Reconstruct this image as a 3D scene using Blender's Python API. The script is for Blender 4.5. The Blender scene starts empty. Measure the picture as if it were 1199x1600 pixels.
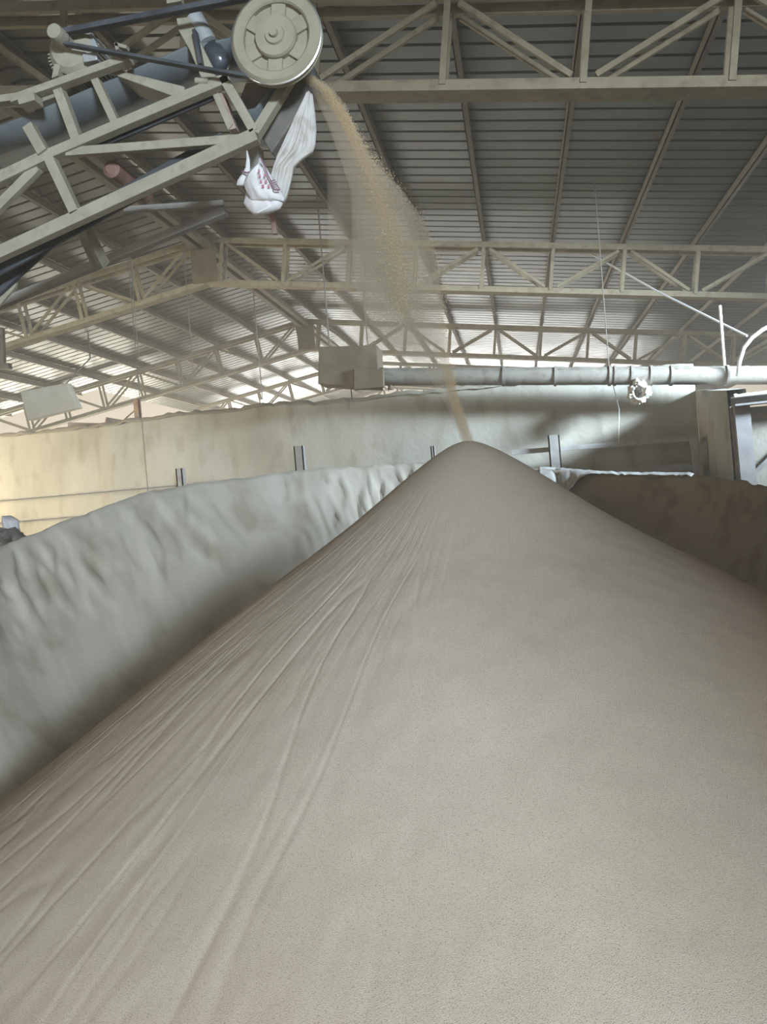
import bpy, bmesh, math, random
import numpy as np
from mathutils import Vector, Matrix, noise
random.seed(7)
rng = np.random.default_rng(11)
scn = bpy.context.scene
col = scn.collection

# ------------------------------------------------------------------ camera
FPX = 1300.0
CAM = Vector((0.0, 0.0, 3.6))
_a, _p, _r = math.radians(9.36), math.radians(0.77), math.radians(4.7)
FW = Vector((-math.sin(_a) * math.cos(_p), math.cos(_a) * math.cos(_p), -math.sin(_p)))
_r0 = Vector((math.cos(_a), math.sin(_a), 0))
_u0 = _r0.cross(FW)
RT = _r0 * math.cos(_r) - _u0 * math.sin(_r)
UP = _r0 * math.sin(_r) + _u0 * math.cos(_r)
cd = bpy.data.cameras.new('camera')
cam = bpy.data.objects.new('camera', cd)
col.objects.link(cam)
m = Matrix((RT, UP, -FW)).transposed().to_4x4()
m.translation = CAM
cam.matrix_world = m
cd.sensor_fit = 'VERTICAL'
cd.sensor_height = 24.0
cd.lens = 24.0 * FPX / 1600.0
cd.clip_start = 0.05
cd.clip_end = 300
scn.camera = cam


def at(px, py, Y):
    """world point in the plane y = Y that the photograph shows at (px, py)"""
    d = FW * FPX + RT * (px - 599.5) - UP * (py - 800.0)
    return CAM + d * (Y / d.y)


# ------------------------------------------------------------------ world, lights, exposure
w = bpy.data.worlds.new('world')
scn.world = w
w.use_nodes = True
bg = w.node_tree.nodes['Background']
bg.inputs['Color'].default_value = (1.0, 0.89, 0.74, 1)
bg.inputs['Strength'].default_value = 0.95


def area(name, loc, target, sx, sy, power, color, spread=180):
    l = bpy.data.lights.new(name, 'AREA')
    l.shape = 'RECTANGLE'
    l.size, l.size_y, l.energy, l.color = sx, sy, power, color
    l.spread = math.radians(spread)
    o = bpy.data.objects.new(name, l)
    col.objects.link(o)
    o.location = loc
    o.rotation_euler = (Vector(target) - Vector(loc)).to_track_quat('-Z', 'Y').to_euler()
    return o


area('daylight_front_door', (12.2, -24.8, 5.7), (-2.6, 7.5, 3.0), 4.5, 2.4, 4900, (0.70, 0.87, 1.0), 90)
area('fill_front_top', (-2.4, -4.2, 6.8), (-1.4, 3.4, 0.0), 5, 1.6, 55, (1.0, 0.88, 0.70), 100)  # added overhead fill lamp for the heap, not a real window
area('daylight_left_opening', (-15.5, 10.0, 4.8), (-9.0, 14.3, 4.0), 4, 1.6, 390, (1.0, 0.85, 0.54), 62)
area('daylight_left_yard', (-17.5, 29.0, 4.9), (-8, 24.0, 8.6), 12, 1.2, 1700, (1.0, 0.95, 0.80), 130)
area('daylight_right_eave', (8.7, 10.0, 6.75), (2.0, 13.8, 5.0), 2, 0.8, 620, (0.66, 0.84, 1.0), 50)
area('daylight_far_gable', (-4, 41, 6.0), (-4, 34.5, 9.2), 20, 2.2, 1700, (0.98, 0.98, 0.95), 110)

scn.cycles.volume_bounces = 2
scn.view_settings.view_transform = 'Standard'
scn.view_settings.look = 'None'
scn.view_settings.gamma = 1.0
scn.view_settings.use_curve_mapping = False
scn.view_settings.exposure = -0.3

# ------------------------------------------------------------------ materials
MATS = {}


def mat(name, c, rough=0.8, metal=0.0, c2=None, nscale=3.0, bump=0.0, bscale=60.0, detail=4.0,
        c3=None, n3=20.0, stretch=(1, 1, 1), spec=0.35, lo=0.35, hi=0.65):
    M = bpy.data.materials.new(name)
    M.use_nodes = True
    nt = M.node_tree
    b = nt.nodes['Principled BSDF']
    b.inputs['Roughness'].default_value = rough
    b.inputs['Metallic'].default_value = metal
    b.inputs['Specular IOR Level'].default_value = spec
    b.inputs['Base Color'].default_value = (*c, 1)
    tc = nt.nodes.new('ShaderNodeTexCoord')
    mp = nt.nodes.new('ShaderNodeMapping')
    mp.inputs['Scale'].default_value = stretch
    nt.links.new(tc.outputs['Object'], mp.inputs['Vector'])
    last = None
    if c2:
        n = nt.nodes.new('ShaderNodeTexNoise')
        n.inputs['Scale'].default_value = nscale
        n.inputs['Detail'].default_value = detail
        nt.links.new(mp.outputs[0], n.inputs['Vector'])
        r = nt.nodes.new('ShaderNodeValToRGB')
        r.color_ramp.elements[0].position = lo
        r.color_ramp.elements[1].position = hi
        r.color_ramp.elements[0].color = (*c, 1)
        r.color_ramp.elements[1].color = (*c2, 1)
        nt.links.new(n.outputs['Fac'], r.inputs['Fac'])
        last = r.outputs['Color']
    if c3:
        n = nt.nodes.new('ShaderNodeTexNoise')
        n.inputs['Scale'].default_value = n3
        n.inputs['Detail'].default_value = 2.0
        nt.links.new(mp.outputs[0], n.inputs['Vector'])
        r = nt.nodes.new('ShaderNodeValToRGB')
        r.color_ramp.elements[0].position = 0.52
        r.color_ramp.elements[1].position = 0.68
        nt.links.new(n.outputs['Fac'], r.inputs['Fac'])
        x = nt.nodes.new('ShaderNodeMix')
        x.data_type = 'RGBA'
        nt.links.new(r.outputs['Color'], x.inputs['Factor'])
        if last:
            nt.links.new(last, x.inputs['A'])
        else:
            x.inputs['A'].default_value = (*c, 1)
        x.inputs['B'].default_value = (*c3, 1)
        last = x.outputs['Result']
    if last:
        nt.links.new(last, b.inputs['Base Color'])
    if bump:
        n = nt.nodes.new('ShaderNodeTexNoise')
        n.inputs['Scale'].default_value = bscale
        n.inputs['Detail'].default_value = 3.0
        nt.links.new(tc.outputs['Object'], n.inputs['Vector'])
        bp = nt.nodes.new('ShaderNodeBump')
        bp.inputs['Strength'].default_value = 1.0
        bp.inputs['Distance'].default_value = bump
        nt.links.new(n.outputs['Fac'], bp.inputs['Height'])
        nt.links.new(bp.outputs['Normal'], b.inputs['Normal'])
    MATS[name] = M
    return M


def volume(name, density, color, aniso=0.2):
    M = bpy.data.materials.new(name)
    M.use_nodes = True
    nt = M.node_tree
    nt.nodes.clear()
    out = nt.nodes.new('ShaderNodeOutputMaterial')
    v = nt.nodes.new('ShaderNodeVolumePrincipled')
    v.inputs['Color'].default_value = (*color, 1)
    v.inputs['Density'].default_value = density
    v.inputs['Anisotropy'].default_value = aniso
    nt.links.new(v.outputs[0], out.inputs['Volume'])
    return M


mat('powder', (0.46, 0.375, 0.298), 0.95, c2=(0.515, 0.44, 0.365), nscale=0.5, c3=(0.325, 0.265, 0.205), n3=260, bump=0.003, bscale=330, spec=0.1)
mat('bank', (0.43, 0.38, 0.315), 0.95, c2=(0.50, 0.45, 0.385), nscale=0.8, c3=(0.36, 0.305, 0.245), n3=2.0, stretch=(1, 1, 0.7), bump=0.002, bscale=90, spec=0.1)
mat('shaded_bank', (0.35, 0.295, 0.235), 0.95, c2=(0.40, 0.345, 0.28), nscale=0.8, c3=(0.30, 0.25, 0.20), n3=3, bump=0.003, bscale=120, spec=0.1)  # bank powder with the shade of its right side put into the colour
mat('roof_sheet', (0.062, 0.07, 0.06), 0.42, 0.3, c2=(0.095, 0.104, 0.092), nscale=0.7, c3=(0.08, 0.077, 0.058), n3=1.6, spec=0.5)
mat('truss_steel', (0.26, 0.213, 0.14), 0.85, c2=(0.31, 0.26, 0.175), nscale=4, c3=(0.22, 0.17, 0.115), n3=7)
mat('purlin_steel', (0.15, 0.125, 0.10), 0.8, c2=(0.20, 0.17, 0.13), nscale=4)
mat('dusty_frame', (0.28, 0.25, 0.19), 0.9, c2=(0.33, 0.295, 0.23), nscale=6, c3=(0.27, 0.235, 0.18), n3=18, bump=0.002, bscale=120)
mat('far_frame', (0.30, 0.28, 0.26), 0.85, c2=(0.37, 0.35, 0.31), nscale=5)
mat('rubber', (0.035, 0.038, 0.045), 0.6, c2=(0.075, 0.08, 0.09), nscale=5)
mat('belt_rubber', (0.10, 0.115, 0.13), 0.75, c2=(0.15, 0.16, 0.165), nscale=4)
mat('dark_plate', (0.11, 0.10, 0.09), 0.7, c2=(0.17, 0.15, 0.13), nscale=8)
mat('wheel', (0.26, 0.232, 0.165), 0.8, c2=(0.31, 0.278, 0.205), nscale=9, bump=0.001, bscale=150)
mat('bright_metal', (0.75, 0.75, 0.74), 0.3, 0.9)
mat('grey_steel', (0.36, 0.37, 0.38), 0.5, 0.4, c2=(0.46, 0.46, 0.46), nscale=9)
mat('black_gloss', (0.05, 0.06, 0.07), 0.25, 0.3, c2=(0.10, 0.11, 0.13), nscale=12, spec=0.6)
mat('brown_board', (0.26, 0.17, 0.14), 0.85, c2=(0.36, 0.27, 0.22), nscale=9)
mat('sack', (0.66, 0.63, 0.63), 0.85, c2=(0.55, 0.51, 0.51), nscale=7)
mat('dusty_plastic', (0.40, 0.38, 0.355), 0.8, c2=(0.48, 0.46, 0.43), nscale=5)
mat('sheet_cloth', (0.44, 0.405, 0.375), 0.9, c2=(0.51, 0.475, 0.445), nscale=6, c3=(0.39, 0.35, 0.32), n3=14)
mat('red_print', (0.55, 0.20, 0.28), 0.8)
mat('purple_print', (0.22, 0.11, 0.16), 0.8)
mat('wall', (0.305, 0.28, 0.235), 0.9, c2=(0.36, 0.335, 0.285), nscale=1.2, c3=(0.275, 0.245, 0.20), n3=3.0, stretch=(1.2, 1, 0.5), bump=0.006, bscale=14)
mat('ledge_dust', (0.36, 0.32, 0.26), 0.95, bump=0.01, bscale=25)
mat('rail_steel', (0.26, 0.24, 0.225), 0.85, c2=(0.34, 0.32, 0.30), nscale=6)
mat('duct', (0.22, 0.195, 0.165), 0.6, 0.0, c2=(0.27, 0.245, 0.21), nscale=4, c3=(0.19, 0.165, 0.13), n3=9)
mat('housing', (0.14, 0.108, 0.072), 0.85, c2=(0.175, 0.138, 0.092), nscale=5)
mat('pale_panel', (0.52, 0.47, 0.37), 0.85, c2=(0.58, 0.53, 0.43), nscale=3)
mat('white_paint', (0.66, 0.65, 0.65), 0.7)
mat('red_roller', (0.17, 0.075, 0.06), 0.8, c2=(0.24, 0.15, 0.12), nscale=9)
mat('column_paint', (0.27, 0.25, 0.245), 0.8, c2=(0.33, 0.31, 0.30), nscale=5)
mat('wire', (0.16, 0.14, 0.12), 0.8)
mat('floor', (0.36, 0.32, 0.27), 0.95, c2=(0.43, 0.39, 0.33), nscale=0.7)
mat('rag', (0.66, 0.63, 0.58), 0.8, c2=(0.50, 0.46, 0.41), nscale=12)
mat('stream_grain', (0.72, 0.55, 0.36), 0.95, spec=0.1)
lamp_m = mat('lamp_glass', (1, 1, 1), 0.3)
lamp_m.node_tree.nodes['Principled BSDF'].inputs['Emission Color'].default_value = (1, 0.98, 0.94, 1)
lamp_m.node_tree.nodes['Principled BSDF'].inputs['Emission Strength'].default_value = 6


# ------------------------------------------------------------------ helpers
class MB:
    """collects shapes and links them as ONE mesh object"""

    def __init__(s):
        s.v, s.f = [], []

    def add(s, vs, fs):
        o = len(s.v)
        s.v += [tuple(x) for x in vs]
        s.f += [tuple(i + o for i in f) for f in fs]
        return s

    def bar(s, p, q, wd, ht, side=(0, 1, 0), trim=0.0):
        """box beam from p to q; wd measured along `side`, ht across it"""
        p, q = Vector(p), Vector(q)
        d = (q - p).normalized()
        p, q = p - d * trim, q + d * trim
        sd = Vector(side)
        sd = (sd - d * sd.dot(d)).normalized()
        up = d.cross(sd)
        vs = []
        for c in (p, q):
            for i, j in ((-1, -1), (1, -1), (1, 1), (-1, 1)):
                vs.append(c + sd * (wd / 2 * i) + up * (ht / 2 * j))
        return s.add(vs, [(3, 2, 1, 0), (4, 5, 6, 7), (0, 1, 5, 4), (1, 2, 6, 5), (2, 3, 7, 6), (3, 0, 4, 7)])

    def box(s, lo, hi):
        x0, y0, z0 = lo
        x1, y1, z1 = hi
        vs = [(x0, y0, z0), (x1, y0, z0), (x1, y1, z0), (x0, y1, z0), (x0, y0, z1), (x1, y0, z1), (x1, y1, z1), (x0, y1, z1)]
        return s.add(vs, [(3, 2, 1, 0), (4, 5, 6, 7), (0, 1, 5, 4), (1, 2, 6, 5), (2, 3, 7, 6), (3, 0, 4, 7)])

    def tube(s, pts, r, n=10, caps=True, twist=None):
        """tube along a polyline; r a number or a list of radii"""
        pts = [Vector(p) for p in pts]
        rs = r if isinstance(r, (list, tuple)) else [r] * len(pts)
        vs, fs = [], []
        ref = None
        for i, p in enumerate(pts):
            d = (pts[min(i + 1, len(pts) - 1)] - pts[max(i - 1, 0)]).normalized()
            if ref is None:
                ref = Vector((0, 0, 1)) if abs(d.z) < 0.9 else Vector((1, 0, 0))
            a = (ref - d * ref.dot(d)).normalized()
            ref = a
            b = d.cross(a)
            for k in range(n):
                t = 2 * math.pi * k / n
                vs.append(p + (a * math.cos(t) + b * math.sin(t)) * rs[i])
        for i in range(len(pts) - 1):
            for k in range(n):
                k2 = (k + 1) % n
                fs.append((i * n + k, i * n + k2, (i + 1) * n + k2, (i + 1) * n + k))
        if caps:
            fs.append(tuple(range(n - 1, -1, -1)))
            fs.append(tuple((len(pts) - 1) * n + k for k in range(n)))
        return s.add(vs, fs)

    def lathe(s, c, axis, prof, n=48, closed=False):
        """prof = [(distance along axis, radius)]"""
        c, d = Vector(c), Vector(axis).normalized()
        ref = Vector((0, 0, 1)) if abs(d.z) < 0.9 else Vector((1, 0, 0))
        a = (ref - d * ref.dot(d)).normalized()
        b = d.cross(a)
        vs, fs = [], []
        for h, r in prof:
            for k in range(n):
                t = 2 * math.pi * k / n
                vs.append(c + d * h + (a * math.cos(t) + b * math.sin(t)) * r)
        L = len(prof)
        for i in range(L if closed else L - 1):
            j = (i + 1) % L
            for k in range(n):
                k2 = (k + 1) % n
                fs.append((i * n + k, i * n + k2, j * n + k2, j * n + k))
        if not closed:
            fs.append(tuple(range(n - 1, -1, -1)))
            fs.append(tuple((L - 1) * n + k for k in range(n)))
        return s.add(vs, fs)

    def prism(s, poly, depth):
        """front outline (3D points) extruded by depth along +Y"""
        n = len(poly)
        vs = [Vector(p) for p in poly] + [Vector(p) + Vector((0, depth, 0)) for p in poly]
        fs = [tuple(range(n)), tuple(range(2 * n - 1, n - 1, -1))]
        for k in range(n):
            k2 = (k + 1) % n
            fs.append((k2, k, n + k, n + k2))
        return s.add(vs, fs)

    def loft(s, rows, n=28, fold=0.0, seed=0, jag=0.0):
        """rows = [(left point, right point, half depth)] -> closed puffy skin"""
        vs, fs = [], []
        for i, (l, r, dp) in enumerate(rows):
            l, r = Vector(l), Vector(r)
            c, h = (l + r) / 2, (r - l) / 2
            for k in range(n):
                t = 2 * math.pi * k / n
                p = c + h * math.cos(t) + Vector((0, 1, 0)) * (dp * math.sin(t))
                if fold:
                    q = math.cos(t) * 3.4
                    p += Vector((0, 1, 0)) * (fold * noise.noise((q * 1.6 + seed, i * 0.05, seed)))
                if jag:
                    p += noise.noise_vector((p * 9 + Vector((seed, 0, 0)))) * jag
                vs.append(p)
        L = len(rows)
        for i in range(L - 1):
            for k in range(n):
                k2 = (k + 1) % n
                fs.append((i * n + k, i * n + k2, (i + 1) * n + k2, (i + 1) * n + k))
        fs.append(tuple(range(n - 1, -1, -1)))
        fs.append(tuple((L - 1) * n + k for k in range(n)))
        return s.add(vs, fs)

    def grid(s, P):
        """P[i][j] points -> sheet"""
        a, b = len(P), len(P[0])
        fs = []
        for i in range(a - 1):
            for j in range(b - 1):
                fs.append((i * b + j, i * b + j + 1, (i + 1) * b + j + 1, (i + 1) * b + j))
        return s.add([p for row in P for p in row], fs)

    def build(s, name, mt, parent=None, smooth=False, bevel=0.0, solid=0.0):
        me = bpy.data.meshes.new(name)
        me.from_pydata(s.v, [], s.f)
        bm = bmesh.new()
        bm.from_mesh(me)
        bmesh.ops.recalc_face_normals(bm, faces=bm.faces)
        bm.to_mesh(me)
        bm.free()
        o = bpy.data.objects.new(name, me)
        col.objects.link(o)
        me.materials.append(MATS[mt] if isinstance(mt, str) else mt)
        if smooth:
            me.polygons.foreach_set('use_smooth', [True] * len(me.polygons))
        if bevel:
            b = o.modifiers.new('bevel', 'BEVEL')
            b.width, b.segments, b.limit_method = bevel, 2, 'ANGLE'
        if solid:
            q = o.modifiers.new('solid', 'SOLIDIFY')
            q.thickness, q.offset = solid, 0
        if parent:
            o.parent = parent
            o.matrix_parent_inverse = Matrix.Translation(-parent.location)
        return o


def tag(o, label, cat, group=None, kind=None):
    o['label'], o['category'] = label, cat
    if group:
        o['group'] = group
    if kind:
        o['kind'] = kind
    return o


def thing(name, loc, label, cat, group=None):
    o = bpy.data.objects.new(name, None)
    col.objects.link(o)
    o.location = loc
    o.empty_display_size = 0.1
    return tag(o, label, cat, group)


def struct(o):
    o['kind'] = 'structure'
    return o


def smoothstep(a, b, x):
    t = min(1, max(0, (x - a) / (b - a)))
    return t * t * (3 - 2 * t)


# ------------------------------------------------------------------ hall shell
RX = -5.8                      # x of the ridge
SR, SL = 0.148, 0.172          # fall of the right and the left roof slope
def slope(x):
    return SR * (x - RX) if x > RX else SL * (RX - x)
def z_sheet(x):
    return 9.31 - slope(x)
def z_top(x):
    return 9.06 - slope(x)
def z_bot(x):
    return 8.23 - slope(x)
XL, XR, Y0, Y1 = -16.8, 9.0, -4.5, 42.0

struct(MB().box((-40, -20, -0.2), (30, 60, 0.0)).build('floor', 'floor'))

# corrugated roof: the ribs run down the slope; narrow slits are cut in for bright lines
rf = MB()
SLITS = (15.62, 23.35)
prof = []
y = Y0
while y < Y1:
    for dy, dz in ((0.0, 0.0), (0.235, 0.0), (0.247, 0.05), (0.288, 0.05), (0.3, 0.0)):
        prof.append((y + dy, dz))
    y += 0.32
for xa, xb in ((XL, RX), (RX, XR)):
    xs = [xa + (xb - xa) * i / 14 for i in range(15)]
    if xa == XL:
        xs[4] = -13.4
    base = len(rf.v)
    for yy, dz in prof:
        for i, x in enumerate(xs):
            sag = 0.006 * noise.noise((x * 0.9, yy * 0.6, 3.1))
            rf.v.append((x, yy, z_sheet(x) + dz + sag))
    n = len(xs)
    for i in range(len(prof) - 1):
        for j in range(n - 1):
            ym = (prof[i][0] + prof[i + 1][0]) / 2
            xm = (xs[j] + xs[j + 1]) / 2
            if xm < -13.4 and ym > 25.4:
                continue
            slit = any(abs(ym - L) < 0.13 for L in SLITS)
            if slit and xm > -2.5 and noise.noise((xm * 0.8, ym, 0)) > -0.25 and prof[i + 1][1] == prof[i][1] > 0:
                continue
            rf.f.append((base + i * n + j, base + i * n + j + 1, base + (i + 1) * n + j + 1, base + (i + 1) * n + j))
struct(rf.build('ceiling', 'roof_sheet'))

# low outer walls, daylight enters above them; the front one is added for shade
struct(MB().box((XL - 0.2, Y0, 0), (XL, 25.4, 4.6)).build('wall_left', 'wall'))
struct(MB().box((XR, Y0, 0), (XR + 0.2, Y1, 5.6)).build('wall_right', 'wall'))
struct(MB().box((XL, Y0 - 0.2, 0), (-5.5, Y0, 8.0)).box((4.0, Y0 - 0.2, 0), (XR, Y0, 5.8)).box((-5.5, Y0 - 0.2, 7.05), (XR, Y0, 8.0)).build('wall_front_shade', 'wall'))  # unseen wall added to block light, opening cut to shade heap and roof
struct(MB().box((XL, Y1, 0), (XR, Y1 + 0.2, 5.2)).build('wall_far', 'wall'))

# purlins run along the hall, on top of the trusses
ORD = ['first', 'second', 'third', 'fourth', 'fifth', 'sixth', 'seventh', 'eighth', 'ninth', 'tenth', 'eleventh']
right_p = [-5.4 + 1.277 * i for i in range(11)]
left_p = [-6.1 - 1.27 * i for i in range(9)]
for side, xs in (('right', right_p), ('left', left_p)):
    for i, x in enumerate(xs):
        z = z_sheet(x) - 0.02
        b = MB()
        Y1_ = 25.4 if x < -13.5 else Y1
        b.box((x - 0.035, Y0 + 0.2, z - 0.13), (x - 0.022, Y1_ - 0.2, z))      # web
        b.box((x - 0.035, Y0 + 0.2, z - 0.13), (x + 0.035, Y1_ - 0.2, z - 0.118))  # lower flange
        b.box((x - 0.035, Y0 + 0.2, z - 0.012), (x + 0.035, Y1_ - 0.2, z))
        o = b.build('roof_purlin', 'purlin_steel')
        tag(o, f'dusty steel roof purlin under the {side} roof slope, {ORD[i]} from the ridge', 'purlin', 'purlins under the roof sheets')

# ------------------------------------------------------------------ roof trusses
TL = ['nearest roof truss, crossing the top of the view behind the conveyor pulley',
      'second roof truss from the camera, with a brown plate at its ridge',
      'third roof truss, just above the square fan housing and the long duct',
      'fourth roof truss, glimpsed between the duct and the top of the back wall',
      'farthest roof truss, tiny and pale at the bright end of the hall']
top_nodes = [p for i, p in enumerate(right_p) if i % 2 == 0] + [left_p[i] for i in range(len(left_p)) if i % 2 == 0]
for ti, Y in enumerate((8, 16, 24, 32, 40)):
    t = thing('roof_truss', (RX, Y, z_bot(RX)), TL[ti], 'truss', 'roof trusses across the hall')
    LP = left_p if ti < 3 else left_p[:6]
    xr, xl = right_p[-1], LP[-1]
    b = MB()
    for oy in (-0.13, 0.13):
        for xe in (xr, xl):
            b.bar((RX, Y + oy, z_top(RX)), (xe, Y + oy, z_top(xe)), 0.06, 0.10)
    b.build('top_chord', 'truss_steel', t)
    b = MB()
    for xe in (xr, xl):
        b.bar((RX, Y, z_bot(RX)), (xe, Y, z_bot(xe)), 0.26, 0.10)
    b.build('bottom_chord', 'truss_steel', t)
    for sgn, xs in ((1, right_p), (-1, LP)):
        s_ = SR if sgn > 0 else SL
        for i, x in enumerate(xs):
            pt = Vector((x, Y, z_top(x)))
            pb = pt + Vector((-sgn * s_, 0, -1)) * ((z_top(x) - z_bot(x)) * (1 - s_ * s_))
            b = MB()
            for oy in (-0.125, 0.125):
                b.bar(pt + Vector((0, oy, 0)), pb + Vector((0, oy, 0)), 0.045, 0.06)
            b.build('post', 'truss_steel', t)
            if i + 1 < len(xs):
                x2 = xs[i + 1]
                pt2 = Vector((x2, Y, z_top(x2)))
                pb2 = pt2 + Vector((-sgn * s_, 0, -1)) * ((z_top(x2) - z_bot(x2)) * (1 - s_ * s_))
                a, c = (pt, pb2) if i % 2 == 0 else (pb, pt2)
                d = (c - a).normalized()
                a, c = a + d * 0.13, c - d * 0.13
                b = MB()
                for oy in (-0.125, 0.125):
                    b.bar(a + Vector((0, oy, 0)), c + Vector((0, oy, 0)), 0.04, 0.052)
                b.build('diagonal', 'truss_steel', t)
    if ti in (1, 2):
        MB().box((RX - 0.26, Y - 0.17, z_bot(RX) - 0.02), (RX + 0.26, Y - 0.145, z_top(RX) + 0.02)).build('ridge_plate', 'housing', t)
    # the ridge strut that leans between trusses
# dark ridge beams: a pair of angles under the ridge
b = MB()
for dx in (-0.12, 0.12):
    b.box((RX + dx - 0.06, 8.3, 8.86), (RX + dx + 0.06, 39.6, 8.96))
tag(b.build('ridge_beam', 'purlin_steel'), 'dark double steel beam running along under the roof ridge', 'beam')

# ------------------------------------------------------------------ bin walls behind the pile
def wall_sheet(pts_top, thick, nz=26, seed=0, lump=0.05):
    """upright wall following plan points, lumpy top; returns front grid"""
    P = []
    for i, (x, yy, zt) in enumerate(pts_top):
        row = []
        for k in range(nz + 1):
            f = k / nz
            z = zt * f
            d = 0.03 * noise.noise((x * 0.7 + seed, z * 0.9, yy * 0.7)) + 0.012 * noise.noise((x * 3 + seed, z * 1.2, yy * 3))
            row.append(Vector((x, yy + d, z)))
        P.append(row)
    return P

tops = []
n = 150
for i in range(n + 1):
    x = -12.5 + (2.9 + 12.5) * i / n
    z = 5.36 + 0.05 * noise.noise((x * 1.3, 0, 4)) + 0.03 * noise.noise((x * 5, 0, 9))
    if -6.9 < x < -3.4:
        z += 0.04
    tops.append((x, 14.0, z))
wb = MB()
wb.grid(wall_sheet(tops, 0.2))
# back face and lid give the wall its thickness
wb.grid([[Vector((x, 14.25, zt)), Vector((x, 14.25, 0))] for x, _, zt in tops])
wb.grid([[Vector((x, 14.0, zt)), Vector((x, 14.25, zt))] for x, _, zt in tops])
struct(wb.build('wall_back', 'wall', smooth=True))

# dust lying along the top edge
ld = MB()
P = []
for x, yy, zt in tops:
    hgt = 0.05 + 0.05 * noise.noise((x * 4, 2, 0)) + 0.03 * noise.noise((x * 11, 5, 0))
    P.append([Vector((x, 13.96, zt - 0.02)), Vector((x, 14.02, zt + hgt)), Vector((x, 14.2, zt + hgt)), Vector((x, 14.27, zt - 0.02))])
ld.grid(P)
tag(ld.build('dust_ridge', 'ledge_dust', smooth=True), 'crust of dust lying along the top edge of the long back wall', 'dust', kind='stuff')

sd = MB()
side_pts = [(2.9 + 0.008 * k, 14.0 - 0.25 * k, 4.95 - 0.03 * k) for k in range(8)]
P = []
for x, yy, zt in side_pts:
    P.append([Vector((x + 0.02 * noise.noise((yy, z * .3, 1)), yy, z)) for z in np.linspace(0, zt, 16)])
sd.grid(P)
sd.grid([[Vector((x + 0.25, yy, 0)), Vector((x + 0.25, yy, zt))] for x, yy, zt in side_pts])
sd.grid([[Vector((x, yy, zt)), Vector((x + 0.25, yy, zt))] for x, yy, zt in side_pts])
struct(sd.build('wall_side', 'wall', smooth=True))
struct(MB().box((3.16, 12.15, 0), (9.0, 12.35, 4.47)).build('wall_front_right', 'wall'))

# ------------------------------------------------------------------ the heap of powder
APEX = Vector((-0.30, 5.2, 3.93))
SLOPE = 0.685
pile = MB()
NT, NR = 1500, 300
RMAX = 6.6
radii = [RMAX * (k / NR) ** 1.35 for k in range(NR + 1)]
ct = [math.cos(2 * math.pi * i / NT) for i in range(NT)]
st = [math.sin(2 * math.pi * i / NT) for i in range(NT)]
V = []
for k, r in enumerate(radii):
    base = APEX.z - SLOPE * (math.sqrt(r * r + 0.14 ** 2) - 0.14) - 0.05 * math.exp(-((r - 0.9) / 0.5) ** 2)
    amp = smoothstep(0.1, 1.2, r)
    for i in range(NT):
        c, s = ct[i], st[i]
        x, yy = r * c, r * s
        left = smoothstep(-0.05, -0.75, c + 0.25 * s)           # rills mostly on the left flank
        wob = 0.25 * noise.noise((x * 0.9, yy * 0.9, 7))
        n1 = noise.noise((c * 7 + wob, s * 7 - wob, r * 0.7 + 3))
        n2 = noise.noise((c * 17 + wob * 2, s * 17, r * 1.1 + 9))
        n3 = noise.noise((c * 38 + wob * 2, s * 38, r * 0.9 + 1))
        n4 = noise.noise((x * 0.55, yy * 0.55, 20))
        pm = smoothstep(-0.15, 0.3, noise.noise((x * 0.8 + 11, yy * 0.8, 4)))
        crease = -0.007 * pm * (max(0, 1 - abs(n1) * 16)) - 0.006 * (1 - 0.6 * pm) * (max(0, 1 - abs(n2) * 11))
        d = amp * ((0.05 + 0.75 * left) * (crease + 0.003 * n2 + 0.003 * n3) * (0.5 + 0.5 * smoothstep(0.3, 2, r)) * (1 - 0.45 * smoothstep(2.5, 4.5, r)) + 0.04 * n4)
        d += (0.004 * noise.noise((x * 9, yy * 9, 2)) + 0.008 * noise.noise((x * 2.5, yy * 2.5, 8))) * amp
        V.append((APEX.x + x, APEX.y + yy, max(-0.15, base + d)))
pile.v = V
for k in range(NR):
    for i in range(NT):
        i2 = (i + 1) % NT
        pile.f.append((k * NT + i, k * NT + i2, (k + 1) * NT + i2, (k + 1) * NT + i))
po = pile.build('powder_heap', 'powder', smooth=True)
tag(po, 'large fresh cone of fine beige powder under the falling stream', 'heap')

# older bank of powder curving behind the cone
edge_px = [(-900, 1120, 4.6), (-420, 1005, 5.6), (-130, 905, 7.0), (0, 855, 8.2), (110, 812, 9.2), (230, 769, 10.2), (350, 750, 11.2), (470, 735, 12.0), (560, 729, 12.5), (640, 725, 12.75),
           (740, 728, 12.8), (850, 733, 12.6), (960, 741, 12.1), (1080, 743, 11.4), (1150, 750, 10.7), (1199, 762, 10.0), (1300, 790, 8.8)]
ctrl = [at(*e) for e in edge_px]
bank = MB()
P = []
SUB = 26
for i in range(len(ctrl) - 1):
    p0, p1, p2, p3 = ctrl[max(i - 1, 0)], ctrl[i], ctrl[i + 1], ctrl[min(i + 2, len(ctrl) - 1)]
    for k in range(SUB):
        t = k / SUB
        q = 0.5 * ((2 * p1) + (p2 - p0) * t + (2 * p0 - 5 * p1 + 4 * p2 - p3) * t * t + (3 * p1 - p0 - 3 * p2 + p3) * t ** 3)
        P.append(q)
rows = []
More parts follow.
